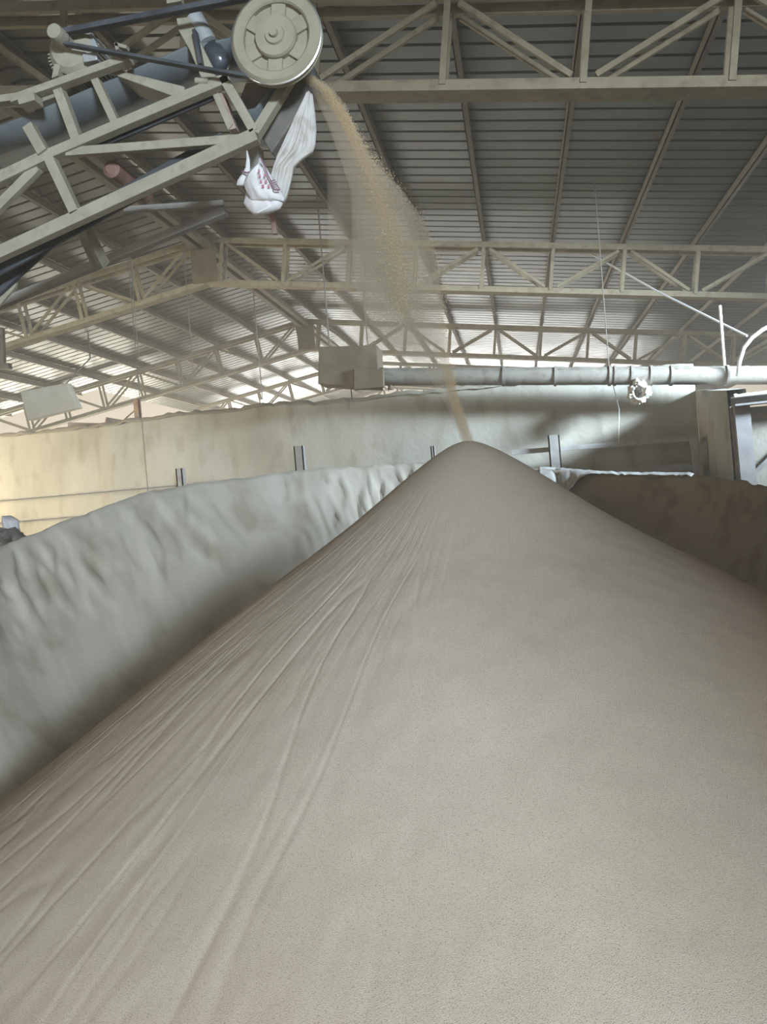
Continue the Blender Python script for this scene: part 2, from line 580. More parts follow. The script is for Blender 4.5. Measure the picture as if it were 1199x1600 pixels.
for i, q in enumerate(P):
    s = i * 0.045
    inward = Vector((APEX.x - q.x, APEX.y - q.y, 0)).normalized()
    zt = q.z + 0.03 * noise.noise((s * 2.5, 0, 0)) + 0.015 * noise.noise((s * 9, 1, 0))
    row = [q - inward * 1.2 + Vector((0, 0, -zt + q.z - q.z)) , ]
    row[0].z = -0.1
    row.append(Vector((q.x, q.y, 0)) - inward * 0.35 + Vector((0, 0, zt - 0.12)))
    row.append(Vector((q.x, q.y, 0)) - inward * 0.12 + Vector((0, 0, zt - 0.01)))
    NK = 64
    for k in range(NK + 1):
        f = k / NK
        z = zt * (1 - f) - 0.1 * f
        out = 0.25 * f + 3.0 * f ** 1.6
        scar = (1.0 if q.x < -0.6 else 0.25) * smoothstep(0.0, 0.05, f) * (1 - smoothstep(0.18, 0.34, f))
        v1 = noise.noise((s * 1.3 + f * 1.0, f * 4.5, 5))
        v2 = noise.noise((s * 4.0 + f * 3.0, f * 9.0, 15))
        v3 = noise.noise((s * 0.5, f * 3.0, 25))
        out += scar * (0.04 * v1 + 0.03 * max(0, v2) + 0.05 * smoothstep(0.05, 0.15, noise.noise((s * 2.0 + f * 3.0, f * 6.0 - s * 0.8, 35))) + 0.03 * smoothstep(0.0, 0.1, noise.noise((s * 5.0 - f * 8.0, f * 9.0, 45)))) + 0.06 * v3 * smoothstep(0, 0.2, f)
        row.append(Vector((q.x, q.y, 0)) + inward * out + Vector((0, 0, z)))
    rows.append(row)
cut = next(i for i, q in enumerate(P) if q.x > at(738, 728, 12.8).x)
tag(MB().grid(rows[:cut + 1]).build('powder_bank', 'bank', smooth=True), 'older grey powder bank left of the cone, scarred along its crest', 'heap')
tag(MB().grid(rows[cut:]).build('powder_bank', 'shaded_bank', smooth=True), 'powder bank behind the cone on the right, with shade in its darker colour, below the guard frame', 'heap')

ps = []
xa_, xb_ = at(838, 733, 12.6).x, at(1085, 743, 11.4).x
for i, q in enumerate(P):
    if not xa_ < q.x < xb_:
        continue
    u_ = (q.x - xa_) / (xb_ - xa_)
    inward = Vector((APEX.x - q.x, APEX.y - q.y, 0)).normalized()
    drop = 0.035 + 0.42 * math.exp(-((u_ - 0.15) / 0.13) ** 2) + 0.03 * noise.noise((i * 0.9, 0, 2))
    row = []
    for k in range(9):
        f = k / 8
        row.append(q + inward * (-0.05 + 0.16 * f + (0.25 * f + 3.0 * f ** 1.6) * 0 + 0.35 * f * drop + 0.05 * noise.noise((i * 0.8, f * 1.5, 7))) + Vector((0, 0, 0.035 + 0.02 * noise.noise((i * 0.5, 3, 3)) - drop * f)))
    ps.append(row)
tag(MB().grid(ps).build('plastic_sheet', 'dusty_plastic', smooth=True, solid=0.006), 'rumpled pale plastic sheet lying along the crest of the right-hand bank', 'sheet')

# ------------------------------------------------------------------ posts and rails on the bin wall
for px, y0_, y1_, wpx, dep, lab in ((467, 697, 760, 15, 13.3, 'short brown steel post before the back wall, left of the cone tip'),
                                   (281, 732, 790, 11, 13.1, 'small dark steel post at the back wall, farthest left'),
                                   (676, 697, 740, 6, 13.5, 'slim faint steel post just left of the cone tip'),
                                   (865, 680, 775, 17, 13.4, 'stout grey steel post right of the cone tip')):
    t0, b0 = at(px, y0_, dep), at(px + 3, y1_, dep)
    hw = wpx / FPX * dep / 2
    m_ = MB()
    m_.box((t0.x - hw, dep - 0.05, b0.z - 0.6), (t0.x + hw, dep - 0.035, t0.z))
    m_.box((t0.x - hw, dep - 0.05, b0.z - 0.6), (t0.x - hw + 0.02, dep + 0.09, t0.z))
    m_.box((t0.x + hw - 0.02, dep - 0.05, b0.z - 0.6), (t0.x + hw, dep + 0.09, t0.z))
    tag(m_.build('steel_post', 'rail_steel'), lab, 'post', 'posts before the back wall')
m_ = MB()
m_.bar(at(-60, 786, 13.88), at(700, 720, 13.88), 0.05, 0.03)
tag(m_.build('wall_rail', 'rail_steel'), 'long thin steel rail along the yellowish left half of the back wall', 'rail')
m_ = MB()
m_.bar(at(-60, 820, 13.88), at(150, 803, 13.88), 0.05, 0.025)
tag(m_.build('wall_rail', 'rail_steel'), 'lower short steel rail on the back wall at the far left', 'rail')
fr = thing('guard_frame', at(970, 730, 13.5), 'grey steel guard frame on the back wall right of the cone', 'frame')
MB().bar(at(800, 707, 13.55), at(1087, 685, 13.55), 0.08, 0.075).build('top_rail', 'rail_steel', fr)
MB().bar(at(850, 746, 13.55), at(1087, 729, 13.55), 0.08, 0.085).build('bottom_rail', 'rail_steel', fr)
MB().bar(at(1083, 682, 13.5), at(1091, 745, 13.5), 0.08, 0.10).build('end_post', 'rail_steel', fr)

# column and capping beam on the right
cl = thing('steel_column', at(1160, 760, 12.0), 'pale steel column under the dusty beam at the right edge', 'column')
ct_, cb_ = at(1156, 632, 12.0), at(1167, 752, 12.0)
cb_ = ct_ + (cb_ - ct_) * ((ct_.z - 0.0) / (ct_.z - cb_.z))
MB().bar(ct_ + Vector((0.03, 0, 0)), cb_ + Vector((0.03, 0, 0)), 0.02, 0.20).build('flange', 'column_paint', cl)
MB().bar(ct_ + Vector((-0.02, 0.12, 0)), cb_ + Vector((-0.02, 0.12, 0)), 0.22, 0.02).build('web', 'rail_steel', cl)
MB().bar(ct_ + Vector((0.03, 0.24, 0)), cb_ + Vector((0.03, 0.24, 0)), 0.02, 0.20).build('flange', 'rail_steel', cl)
cbm = thing('cap_beam', at(1175, 628, 12.0), 'horizontal steel beam with dust on both flanges at the right edge', 'beam')
p, q = at(1145, 621, 11.95), at(1290, 605, 11.95)
MB().bar(p, q, 0.22, 0.02).build('upper_flange', 'white_paint', cbm)
MB().bar(p + Vector((0, 0.1, -0.06)), q + Vector((0, 0.1, -0.06)), 0.02, 0.11).build('web', 'rail_steel', cbm)
MB().bar(p + Vector((0, 0, -0.115)), q + Vector((0, 0, -0.115)), 0.22, 0.025).build('lower_flange', 'column_paint', cbm)
dd = MB()
Pd = []
for k in range(40):
    c = p.lerp(q, k / 39)
    h = 0.035 + 0.02 * noise.noise((k * 0.6, 0, 0))
    Pd.append([c + Vector((0, -0.11, 0.01)), c + Vector((0, -0.06, h)), c + Vector((0, 0.06, h)), c + Vector((0, 0.11, 0.01))])
dd.grid(Pd)
dd.build('dust_layer', 'sack', cbm, smooth=True)
m_ = MB()
m_.bar(at(1172, 746, 12.1), at(1230, 690, 12.1), 0.05, 0.06)
tag(m_.build('diagonal_brace', 'rail_steel'), 'slanting steel brace rising from the foot of the right-hand column', 'brace')

# ------------------------------------------------------------------ the long duct, its fan housing and hangers
DY = 13.35
dt = thing('ventilation_duct', at(860, 589, DY), 'long dusty round duct running right from the square fan housing', 'duct')
pa, pb = at(556, 589, DY), at(1290, 586, DY)
pts, rs = [], []
for k in range(81):
    pts.append(pa.lerp(pb, k / 80))
    rs.append(0.140 + 0.004 * noise.noise((k * 0.5, 0, 3)))
MB().tube(pts, rs, 28).build('pipe', 'duct', dt, smooth=True)
dirp = (pb - pa).normalized()
for px in (787, 868, 953, 961, 987, 1017, 1049, 1136):
    c = at(px, 588, DY)
    c = pa + dirp * (c - pa).dot(dirp)
    MB().lathe(c - dirp * 0.02, dirp, [(0, 0.14), (0, 0.158), (0.04, 0.158), (0.04, 0.14)], 28, closed=True).build('collar', 'duct', dt, smooth=False)
MB().tube([at(553, 591, DY), at(600, 590, DY)], 0.165, 20).build('end_sleeve', 'housing', dt)
tp = MB()
Pd = []
for k in range(120):
    c = pa.lerp(pb, 0.06 + 0.9 * k / 119)
    h = 0.142 + 0.018 * max(0, noise.noise((k * 0.35, 1, 0))) + 0.01 * noise.noise((k * 1.3, 5, 0))
    Pd.append([c + Vector((0, math.sin(a) * h * 1.0, math.cos(a) * h)) for a in (-0.9, -0.5, 0, 0.5, 0.9)])
tp.grid(Pd)
tp.build('dust_layer', 'duct', dt, smooth=True)
hb = thing('fan_housing', at(543, 604, 13.2), 'square brown fan housing at the left end of the duct', 'housing')
MB().prism([at(498, 542, 13.15), at(589, 539, 13.15), at(591, 578, 13.15), at(590, 604, 13.15), at(552, 603, 13.15), at(497, 600, 13.15)], 0.55).build('casing', 'housing', hb, bevel=0.012)
MB().prism([at(553, 576, 13.08), at(599, 576, 13.08), at(600, 605, 13.08), at(553, 609, 13.08)], 0.1).build('outlet_plate', 'housing', hb, bevel=0.01)
MB().tube([at(611, 597, DY), at(611, 609, DY)], 0.05, 12).build('drain_spout', 'housing', hb)
for dx in (515, 575):
    a_ = at(dx, 541, 13.4)
    MB().tube([a_, Vector((a_.x, a_.y, z_sheet(a_.x) - 0.05))], 0.012, 6).build('hanger_rod', 'wire', hb)

def hanger(name, px, py, dep, r, mt, lab, ztop=None, py2=None):
    b_ = at(px, py, dep)
    t_ = Vector((b_.x, b_.y, ztop if ztop else z_sheet(b_.x) + 0.004))
    o = MB().tube([t_, b_], r, 6).build(name, mt)
    return tag(o, lab, 'wire' if r < 0.012 else 'rod')
hanger('hanger_rod', 954, 600, DY, 0.008, 'wire', 'dark hanger rod holding the duct near its middle')
hanger('hanger_rod', 1135, 603, DY, 0.022, 'white_paint', 'white hanger rod holding the duct near its right end', ztop=at(1137, 476, DY).z)
hanger('hanging_wire', 234, 800, 13.6, 0.008, 'wire', 'long thin wire hanging before the yellowish wall, crossing the wall rail')
hanger('hanging_wire', 303, 585, 15.6, 0.008, 'wire', 'thin wire dangling from the second truss left of its ridge plate')
hanger('hanging_wire', 217, 560, 15.6, 0.008, 'wire', 'thin wire dangling from the second truss, farthest to the left')
hanger('hanging_wire', 551, 634, 13.62, 0.010, 'wire', 'thin wire running down to the wall top under the fan housing', ztop=at(551, 598, 13.62).z)
m_ = MB()
m_.tube([at(957, 596, 13.42), at(968, 640, 13.8), at(967, 690, 13.85)], 0.006, 6)
tag(m_.build('hanging_wire', 'white_paint'), 'thin pale wire trailing from the duct down the back wall', 'wire')
m_ = MB()
m_.tube([at(908, 388, 16.6), at(1031, 457, 15.4), at(1168, 525, 14.2)], 0.018, 8)
tag(m_.build('white_pole', 'white_paint'), 'thin white pole slanting down across the right roof slope', 'pole')
m_ = MB()
hp = [(1153, 588), (1156, 565), (1163, 543), (1176, 527), (1192, 515), (1212, 505), (1240, 497)]
m_.tube([at(a, b, 13.1) for a, b in hp], 0.03, 10)
tag(m_.build('white_hose', 'white_paint', smooth=True), 'pale curved hose rising from the duct at the right edge', 'hose')
# torn lagging hanging from the duct
lg = MB()
bm = bmesh.new()
bmesh.ops.create_icosphere(bm, subdivisions=4, radius=1)
cR = at(999, 613, 13.22)
vs = []
for v in bm.verts:
    n_ = 1 + 0.35 * noise.noise(v.co * 2.3) + 0.22 * noise.noise(v.co * 6)
    pnt = v.co * 0.16 * n_
    hole = smoothstep(0.55, 0.2, math.hypot(v.co.x + 0.15, v.co.z + 0.05)) * (1 if v.co.y < 0 else 0)
    pnt.y += hole * 0.2
    pnt.z *= 1.1
    vs.append(cR + pnt)
lg.add(vs, [[v.index for v in f.verts] for f in bm.faces])
bm.free()
tag(lg.build('torn_lagging', 'rag'), 'crumpled torn scrap of lagging hanging under the duct', 'scrap')

# ------------------------------------------------------------------ odds and ends at the left, above the wall
pn = thing('hanging_board', at(78, 640, 19.5), 'pale square panel hanging askew under the left roof slope', 'panel')
MB().prism([at(31, 612, 19.5), at(104, 598, 19.5), at(122, 637, 19.5), at(43, 657, 19.5)], 0.25).build('board', 'pale_panel', pn, bevel=0.02)
a_ = at(104, 599, 19.5)
a2 = at(141, 560, 19.9)
MB().tube([a_, a2, Vector((a2.x, a2.y, z_sheet(a2.x) + 0.004))], 0.02, 6).build('hanger_rod', 'wire', pn)
m_ = MB()
m_.bar(at(2, 512, 12), at(5, 572, 12), 0.07, 0.07)
m_.bar(at(-25, 575, 12), at(16, 572, 12), 0.10, 0.09)
tag(m_.build('hanging_bracket', 'dark_plate'), 'dark T-shaped bracket hanging at the left edge below the conveyor', 'bracket')
for (x0, y0_, x1, y1_, th, lab) in ((165, 656, 226, 666, 0.10, 'upper of two brown steel beam ends on the wall top at the left'),
                                   (107, 664, 214, 667, 0.09, 'lower of two brown steel beam ends on the wall top at the left')):
    m_ = MB()
    m_.bar(at(x0, y0_, 14.2), at(x1, y1_, 14.6), 0.12, th)
    tag(m_.build('beam_end', 'brown_board'), lab, 'beam', 'beam ends on the wall top')
m_ = MB()
m_.bar(at(213, 624, 14.45), at(217, 668, 14.45), 0.09, 0.09)
m_.bar(at(212, 640, 14.45), at(195, 655, 14.45), 0.02, 0.02)
tag(m_.build('stub_post', 'brown_board'), 'short upright brown post on the wall top beside the beam ends', 'post')
fl = thing('floodlight', at(410, 640, 18.0), 'small bright lamp above the wall top left of the fan housing', 'lamp')
c = at(411, 633, 18.0)
MB().box((c.x - 0.12, c.y - 0.05, c.z - 0.1), (c.x + 0.12, c.y + 0.12, c.z + 0.03)).build('housing', 'rail_steel', fl, bevel=0.01)
MB().box((c.x - 0.02, c.y - 0.07, c.z + 0.02), (c.x + 0.10, c.y - 0.02, c.z + 0.11)).build('lens', 'lamp_glass', fl)
MB().tube([c, Vector((c.x, c.y, z_sheet(c.x) - 0.05))], 0.012, 6).build('hanger_rod', 'wire', fl)
rb = MB()
bm = bmesh.new()
bmesh.ops.create_icosphere(bm, subdivisions=3, radius=1)
c = at(8, 848, 9.0)
rb.add([c + Vector((v.co.x * 0.22, v.co.y * 0.2, v.co.z * 0.17)) * (1 + 0.5 * noise.noise(v.co * 1.9)) for v in bm.verts], [[v.index for v in f.verts] for f in bm.faces])
bm.free()
tag(rb.build('dark_clod', 'dark_plate'), 'dark lump resting on the bank crest at the left edge', 'lump')
rb = MB()
cl_rows = []
for py, l, r in ((808, 6, 14), (815, 5, 26), (824, 6, 30), (832, 12, 33), (842, 22, 40), (850, 26, 44)):
    cl_rows.append((at(l, py, 9.25), at(r, py, 9.25), 0.06))
rb.loft(cl_rows, 20, 0.05, 4, 0.03)
tag(rb.build('crumpled_sheet', 'sack', smooth=True), 'crumpled pale plastic sheet behind the dark lump at the left edge', 'sheet')

# ------------------------------------------------------------------ belt conveyor
NY, FY = 4.75, 5.75
cv = thing('belt_conveyor', at(200, 300, 5.2), 'dusty inclined belt conveyor reaching in from the upper left', 'conveyor')
def rail(name, a, b, wpx, Y=NY, mt='dusty_frame', depth=0.07, lab=None, trim=0.0, Yb=None):
    o = MB().bar(at(*a, Y), at(*b, Yb or Y), depth, wpx / FPX * Y, trim=trim).build(name, mt, cv, bevel=0.004)
    if lab:
        o['label'] = lab
    return o
rail('upper_rail', (355, 126), (70, 247), 16, trim=0.02)
rail('upper_rail', (72, 246), (-40, 300), 18)
rail('lower_rail', (402, 212), (-40, 415), 21)
rail('brace', (396, 217), (105, 239), 14, Y=NY + 0.01, depth=0.05)
rail('brace', (60, 262), (-30, 352), 16, Y=NY + 0.01, depth=0.05)
rail('strut', (350, 122), (399, 208), 15)
rail('strut', (399, 212), (455, 122), 15, Y=NY, Yb=NY + 0.15)
rail('strut', (79, 248), (120, 335), 17)
rail('strut', (124, 340), (162, 412), 15, Y=NY + 0.25, Yb=NY + 0.75)
rail('strut', (91, 136), (122, 220), 16)
rail('strut', (149, 122), (184, 197), 13, Y=NY + 0.03)
rail('bracket', (46, 198), (70, 240), 18, Y=NY - 0.02, mt='dusty_frame')
rail('motor_rail', (20, 158), (205, 92), 12, Y=NY - 0.03)
rail('motor_rail', (-40, 163), (62, 150), 12, Y=NY + 0.12)
rail('motor_rail', (60, 160), (190, 112), 13, Y=NY + 0.35)
MB().prism([at(26, 152, NY - 0.1), at(52, 143, NY - 0.1), at(54, 156, NY - 0.1), at(29, 163, NY - 0.1)], 0.1).build('clamp_block', 'dusty_frame', cv, bevel=0.005)
MB().prism([at(165, 112, NY + 0.05), at(176, 107, NY + 0.05), at(288, 135, NY + 0.05), at(287, 147, NY + 0.05), at(270, 150, NY + 0.05)], 0.25).build('platform_beam', 'dusty_frame', cv, bevel=0.004)
# far side of the frame
rail('far_rail', (353, 330), (-40, 492), 13, Y=FY, mt='far_frame')
rail('far_rail', (350, 122), (-40, 292), 12, Y=FY + 0.05, mt='far_frame')
rail('far_brace', (350, 318), (195, 328), 9, Y=FY + 0.02, mt='far_frame', depth=0.05)
rail('cross_tie', (66, 388), (-30, 455), 6, Y=NY + 0.5, Yb=NY + 0.9, mt='far_frame')
for a, b in (((118, 338), (150, 415)),):
    MB().bar(at(*a, NY + 0.05), at(b[0], b[1], FY), 0.05, 0.05).build('cross_tie', 'far_frame', cv)
# belt: carrying run, wrapped over the head drum, and the sagging return run
def ribbon(name, near, ya, yb, mt, thick=0.014):
    P_ = [[p_ + Vector((0, 0, 0)), p_ + Vector((0, (yb - ya) * 0.5, -0.02)), p_ + Vector((0, yb - ya, 0))] for p_ in near]
    return MB().grid(P_).build(name, mt, cv, smooth=True, solid=thick)
HUB = at(432, 57, 4.70)
dr = 0.115
up_run = [at(-60, 220, 4.82), at(40, 182, 4.82), at(150, 135, 4.82), at(290, 74, 4.82)]
dirb = (up_run[3] - up_run[0]).normalized()
nb = Vector((-dirb.z, 0, dirb.x))
hub_b = Vector((HUB.x, 4.82, HUB.z))
wrap = [hub_b + (nb * math.cos(t) + dirb * math.sin(t)) * dr for t in [math.pi * k / 16 for k in range(17)]]
ret = [at(400, 170, 4.82), at(352, 180, 4.82)]
ribbon('belt', up_run + wrap + ret, 4.82, 5.3, 'belt_rubber')
MB().lathe(Vector((HUB.x, 4.85, HUB.z)), (0, 1, 0), [(0, dr - 0.01), (0.42, dr - 0.01)], 40).build('head_drum', 'dark_plate', cv, smooth=False)
MB().bar(at(345, 142, NY + 0.08), at(150, 226, NY + 0.08), 0.02, 0.07).build('skirt', 'rubber', cv)
MB().bar(at(352, 221, NY + 0.15), at(-60, 448, NY + 0.15), 0.02, 0.12).build('skirt', 'rubber', cv)
MB().prism([at(0, 430, NY + 0.3), at(60, 392, NY + 0.3), at(92, 372, NY + 0.3), at(62, 402, NY + 0.3), at(33, 428, NY + 0.3), at(0, 458, NY + 0.3), at(-40, 490, NY + 0.3), at(-40, 450, NY + 0.3)], 0.03).build('skirt', 'rubber', cv)
MB().prism([at(27, 434, NY + 0.34), at(24, 448, NY + 0.34), at(-5, 482, NY + 0.34), at(-5, 462, NY + 0.34)], 0.02).build('edge_strip', 'dusty_frame', cv)
MB().prism([at(384, 128, 4.95), at(478, 122, 4.95), at(480, 150, 4.95), at(462, 182, 4.95), at(424, 240, 4.95), at(404, 208, 4.95), at(372, 160, 4.95)], 0.08).build('head_chute', 'dark_plate', cv, bevel=0.01)
MB().bar(at(398, 232, 5.15), at(405, 330, 5.15), 0.12, 0.08).build('scraper_arm', 'far_frame', cv)
MB().bar(at(426, 335, 5.05), at(430, 366, 5.05), 0.03, 0.03).build('scraper_rod', 'brown_board', cv)
for px, py in ((172, 262),):
    c = at(px, py, NY + 0.15)
    MB().lathe(c, (0, 1, 0), [(0, 0.03), (0.02, 0.055), (0.5, 0.055), (0.52, 0.03)], 20).build('idler_roller', 'red_roller', cv, smooth=False)
# take-up and bearing gear
MB().prism([at(275, 28, 4.8), at(296, 26, 4.8), at(311, 62, 4.8), at(333, 106, 4.8), at(336, 120, 4.8), at(314, 121, 4.8), at(296, 78, 4.8), at(279, 48, 4.8)], 0.06).build('bearing_plate', 'dusty_frame', cv, bevel=0.006)
a_, b_ = at(303, 28, 4.86), at(325, 68, 4.86)
ax = (b_ - a_)
MB().lathe(a_, ax, [(0, 0.03), (0.005, 0.058), (ax.length, 0.058), (ax.length + 0.004, 0.03)], 28).build('take_up_cylinder', 'grey_steel', cv)
a_, b_ = at(329, 70, 4.86), at(349, 104, 4.86)
ax = (b_ - a_)
MB().lathe(a_, ax, [(0, 0.03), (0.015, 0.055), (ax.length * 0.7, 0.062), (ax.length, 0.05), (ax.length + 0.02, 0.02)], 28).build('bearing_cap', 'black_gloss', cv, smooth=True)
MB().bar(at(317, 66, 4.9), at(327, 118, 4.9), 0.3, 0.02).build('bearing_bracket', 'rubber', cv)
MB().prism([at(331, 146, 4.78), at(340, 142, 4.78), at(364, 193, 4.78), at(356, 203, 4.78)], 0.10).build('wear_block', 'dusty_frame', cv, bevel=0.004)
MB().prism([at(341, 143, 4.79), at(348, 145, 4.79), at(369, 200, 4.79), at(358, 203, 4.79)], 0.09).build('wear_block', 'brown_board', cv, bevel=0.003)['label'] = 'reddish side board of the wear block'
MB().tube([at(306, 126, 4.72), at(326, 127, 4.72)], 0.018, 12).build('bolt', 'dusty_frame', cv)
MB().bar(at(285, 0, 4.9), at(263, 4, 4.9), 0.05, 0.04).build('guard_tip', 'dusty_frame', cv)

# drive pulley: rim, spokes, hub
PY = 4.60
PC = at(431, 57, PY)
R_ = 0.262
dp = MB()
dp.lathe(PC, (0, 1, 0), [(0.0, R_ * 0.72), (-0.012, R_ * 0.76), (-0.015, R_ * 0.93), (0.0, R_ * 0.985), (0.012, R_), (0.02, R_ * 0.97), (0.04, R_ * 0.97), (0.048, R_), (0.055, R_), (0.055, R_ * 0.72)], 72, closed=True)
pw = dp.build('drive_pulley', 'wheel', cv, smooth=False, bevel=0.002)
MB().lathe(PC, (0, 1, 0), [(0.06, R_ * 0.46), (-0.005, R_ * 0.46), (-0.02, R_ * 0.43), (-0.02, R_ * 0.22), (-0.035, R_ * 0.20), (-0.035, R_ * 0.10), (-0.055, R_ * 0.085), (-0.055, R_ * 0.02)], 48).build('hub', 'wheel', pw)
for k in range(6):
    t = math.pi * (k / 3 + 0.12)
    d = Vector((math.cos(t), 0, math.sin(t)))
    MB().bar(PC + d * R_ * 0.42 + Vector((0, 0.022, 0)), PC + d * R_ * 0.80 + Vector((0, 0.022, 0)), 0.024, 0.085).build('spoke', 'wheel', pw, bevel=0.006)
MB().lathe(PC, (0, 1, 0), [(0.030, R_ * 0.8), (0.030, R_ * 0.40), (0.042, R_ * 0.40), (0.042, R_ * 0.8)], 48, closed=True).build('web_disc', 'wheel', pw)
MB().lathe(PC, (0, 1, 0), [(0.0, R_ * 0.99), (0.003, R_ + 0.004), (0.012, R_ + 0.004), (0.012, R_ * 0.99)], 72, closed=True).build('rim_band', 'bright_metal', pw)['label'] = 'bright worn metal band round the pulley rim'
# motor with cooling fins, its small pulley and the V-belts
mo = MB()
MC = at(108, 74, 4.70)
mo.lathe(MC, (0, 1, 0), [(0.0, 0.06), (0.0, 0.115), (0.03, 0.145), (0.42, 0.145), (0.45, 0.12), (0.45, 0.05)], 40)
mt_ = mo.build('motor', 'dusty_frame', cv, smooth=False)
fn = MB()
for k in range(26):
    t = math.pi * (0.98 + 1.05 * k / 25)
    d = Vector((math.cos(t), 0, math.sin(t)))
    fn.bar(MC + d * 0.14 + Vector((0, 0.05, 0)), MC + d * 0.168 + Vector((0, 0.05, 0)), 0.004, 0.008, side=(0, 1, 0))
    fn.bar(MC + d * 0.155 + Vector((0, 0.05, 0)), MC + d * 0.155 + Vector((0, 0.40, 0)), 0.03, 0.005, side=tuple(d))
fn.build('cooling_fins', 'dusty_frame', mt_)
MB().prism([at(112, 62, 4.72), at(138, 46, 4.72), at(146, 58, 4.72), at(153, 74, 4.72), at(128, 78, 4.72)], 0.2).build('terminal_box', 'grey_steel', mt_, bevel=0.008)
MB().prism([at(128, 84, 4.68), at(150, 80, 4.68), at(152, 93, 4.68), at(130, 97, 4.68)], 0.08).build('mounting_foot', 'grey_steel', mt_, bevel=0.006)
MB().prism([at(84, 100, 4.70), at(94, 98, 4.70), at(90, 118, 4.70), at(80, 122, 4.70)], 0.3).build('mounting_foot', 'dusty_frame', mt_, bevel=0.004)
SC = at(91, 55, PY)
MB().lathe(SC, (0, 1, 0), [(-0.05, 0.02), (-0.05, 0.042), (-0.03, 0.046), (0.03, 0.050), (0.05, 0.045), (0.10, 0.045), (0.14, 0.02)], 32).build('motor_pulley', 'dusty_frame', cv)
for off in (0.02, 0.046):
    b = MB()
    b.bar(at(84, 62, PY) + Vector((0, off, 0)), at(425, 123, PY) + Vector((0, off, 0)), 0.022, 0.016)
    b.build('drive_belt', 'rubber', cv)
    b = MB()
    b.bar(at(96, 46, PY) + Vector((0, off, 0)), at(415, -16, PY) + Vector((0, off, 0)), 0.022, 0.03)
    b.build('drive_belt', 'rubber', cv)
cl2 = MB()
cl2.bar(at(182, 71, 4.75), at(200, 76, 4.75), 0.04, 0.02)
cl2.bar(at(183, 69, 4.75), at(186, 80, 4.75), 0.04, 0.02)
cl2.build('belt_guard_clip', 'dusty_frame', cv)

# ------------------------------------------------------------------ sack and cloth hanging from the head of the conveyor
SY = 4.62
rows = []
for py, l, r, dpt in ((146, 481, 488, 0.012), (160, 476, 490, 0.02), (180, 467, 493, 0.03), (205, 456, 495, 0.04), (228, 445, 494, 0.045), (240, 439, 491, 0.045),
                      (252, 433, 474, 0.04), (264, 428, 461, 0.04), (280, 423, 457, 0.04), (300, 420, 451, 0.035), (314, 422, 446, 0.02)):
    rows.append((at(l, py, SY + 0.1), at(r, py, SY + 0.1), dpt))
fine = []
for i in range(len(rows) - 1):
    for k in range(4):
        t = k / 4
        fine.append((rows[i][0].lerp(rows[i + 1][0], t), rows[i][1].lerp(rows[i + 1][1], t), rows[i][2] * (1 - t) + rows[i + 1][2] * t))
fine.append(rows[-1])
tag(MB().loft(fine, 56, 0.055, 3.3).build('hanging_cloth', 'sheet_cloth', smooth=True), 'long twisted off-white cloth hanging below the drive pulley', 'cloth')
sk = thing('printed_sack', at(408, 335, SY), 'white sack with reddish printing bunched under the conveyor head', 'sack')
rows = []
for py, l, r, dpt in ((247, 405, 409, 0.008), (256, 404, 414, 0.02), (266, 394, 419, 0.04), (276, 386, 425, 0.05), (288, 382, 431, 0.06), (300, 384, 440, 0.065), (310, 389, 445, 0.055), (316, 392, 443, 0.04)):
    rows.append((at(l, py, SY - 0.03), at(r, py, SY - 0.03), dpt))
fine = []
for i in range(len(rows) - 1):
    for k in range(4):
        t = k / 4
        fine.append((rows[i][0].lerp(rows[i + 1][0], t), rows[i][1].lerp(rows[i + 1][1], t), rows[i][2] * (1 - t) + rows[i + 1][2] * t))
MB().loft(fine, 44, 0.03, 8.1, 0.006).build('body', 'sack', sk, smooth=True)
rows = [(at(l, py, SY), at(r, py, SY), dpt) for py, l, r, dpt in ((300, 386, 392, 0.02), (310, 383, 430, 0.04), (318, 380, 442, 0.055), (326, 386, 438, 0.05), (333, 394, 412, 0.03), (335, 397, 405, 0.01))]
MB().loft(rows, 36, 0.02, 2.7, 0.008).build('lower_fold', 'sack', sk, smooth=True)
rows = [(at(l, py, SY + 0.02), at(r, py, SY + 0.02), dpt) for py, l, r, dpt in ((236, 386, 388, 0.006), (250, 386, 391, 0.008), (262, 384, 391, 0.012), (270, 380, 391, 0.018), (282, 372, 387, 0.022), (290, 370, 383, 0.015))]
MB().loft(rows, 24, 0.012, 6.7, 0.004).build('tied_corner', 'sack', sk, smooth=True)
MB().tube([at(378, 268, SY - 0.02), at(386, 270, SY - 0.03), at(393, 268, SY - 0.02)], 0.005, 6).build('string', 'purple_print', sk)
def mark(px, py, Y):
    b_ = MB()
    s_ = 1.9
    b_.bar(at(px - s_, py - s_, Y), at(px + s_, py - s_, Y), 0.002, 0.0035)
    b_.bar(at(px - s_, py + s_, Y), at(px + s_, py + s_, Y), 0.002, 0.0035)
    b_.bar(at(px - s_ * 0.2, py - s_ * 1.3, Y), at(px + 0.6, py + s_ * 1.4, Y), 0.002, 0.0035)
    b_.bar(at(px - s_, py, Y), at(px + s_, py + 0.4, Y), 0.002, 0.003)
    return b_.build('printed_mark', 'red_print', sk)
for px, py in ((405, 267), (406, 275), (408, 283), (411, 291), (414, 274), (416, 283), (420, 291)):
    mark(px, py, SY - 0.105)
b = MB()
for p_, q_ in (((408, 248), (413, 258)), ((413, 258), (418, 272)), ((418, 272), (424, 284)), ((424, 284), (429, 297)), ((429, 297), (438, 296))):
    b.bar(at(*p_, SY - 0.10), at(*q_, SY - 0.10), 0.003, 0.008)
for k in range(5):
    b.bar(at(424 + k * 2.6, 283 + k * 2.4, SY - 0.10), at(430 + k * 1.8, 281 + k * 3.2, SY - 0.10), 0.003, 0.006)
b.build('printed_band', 'purple_print', sk)

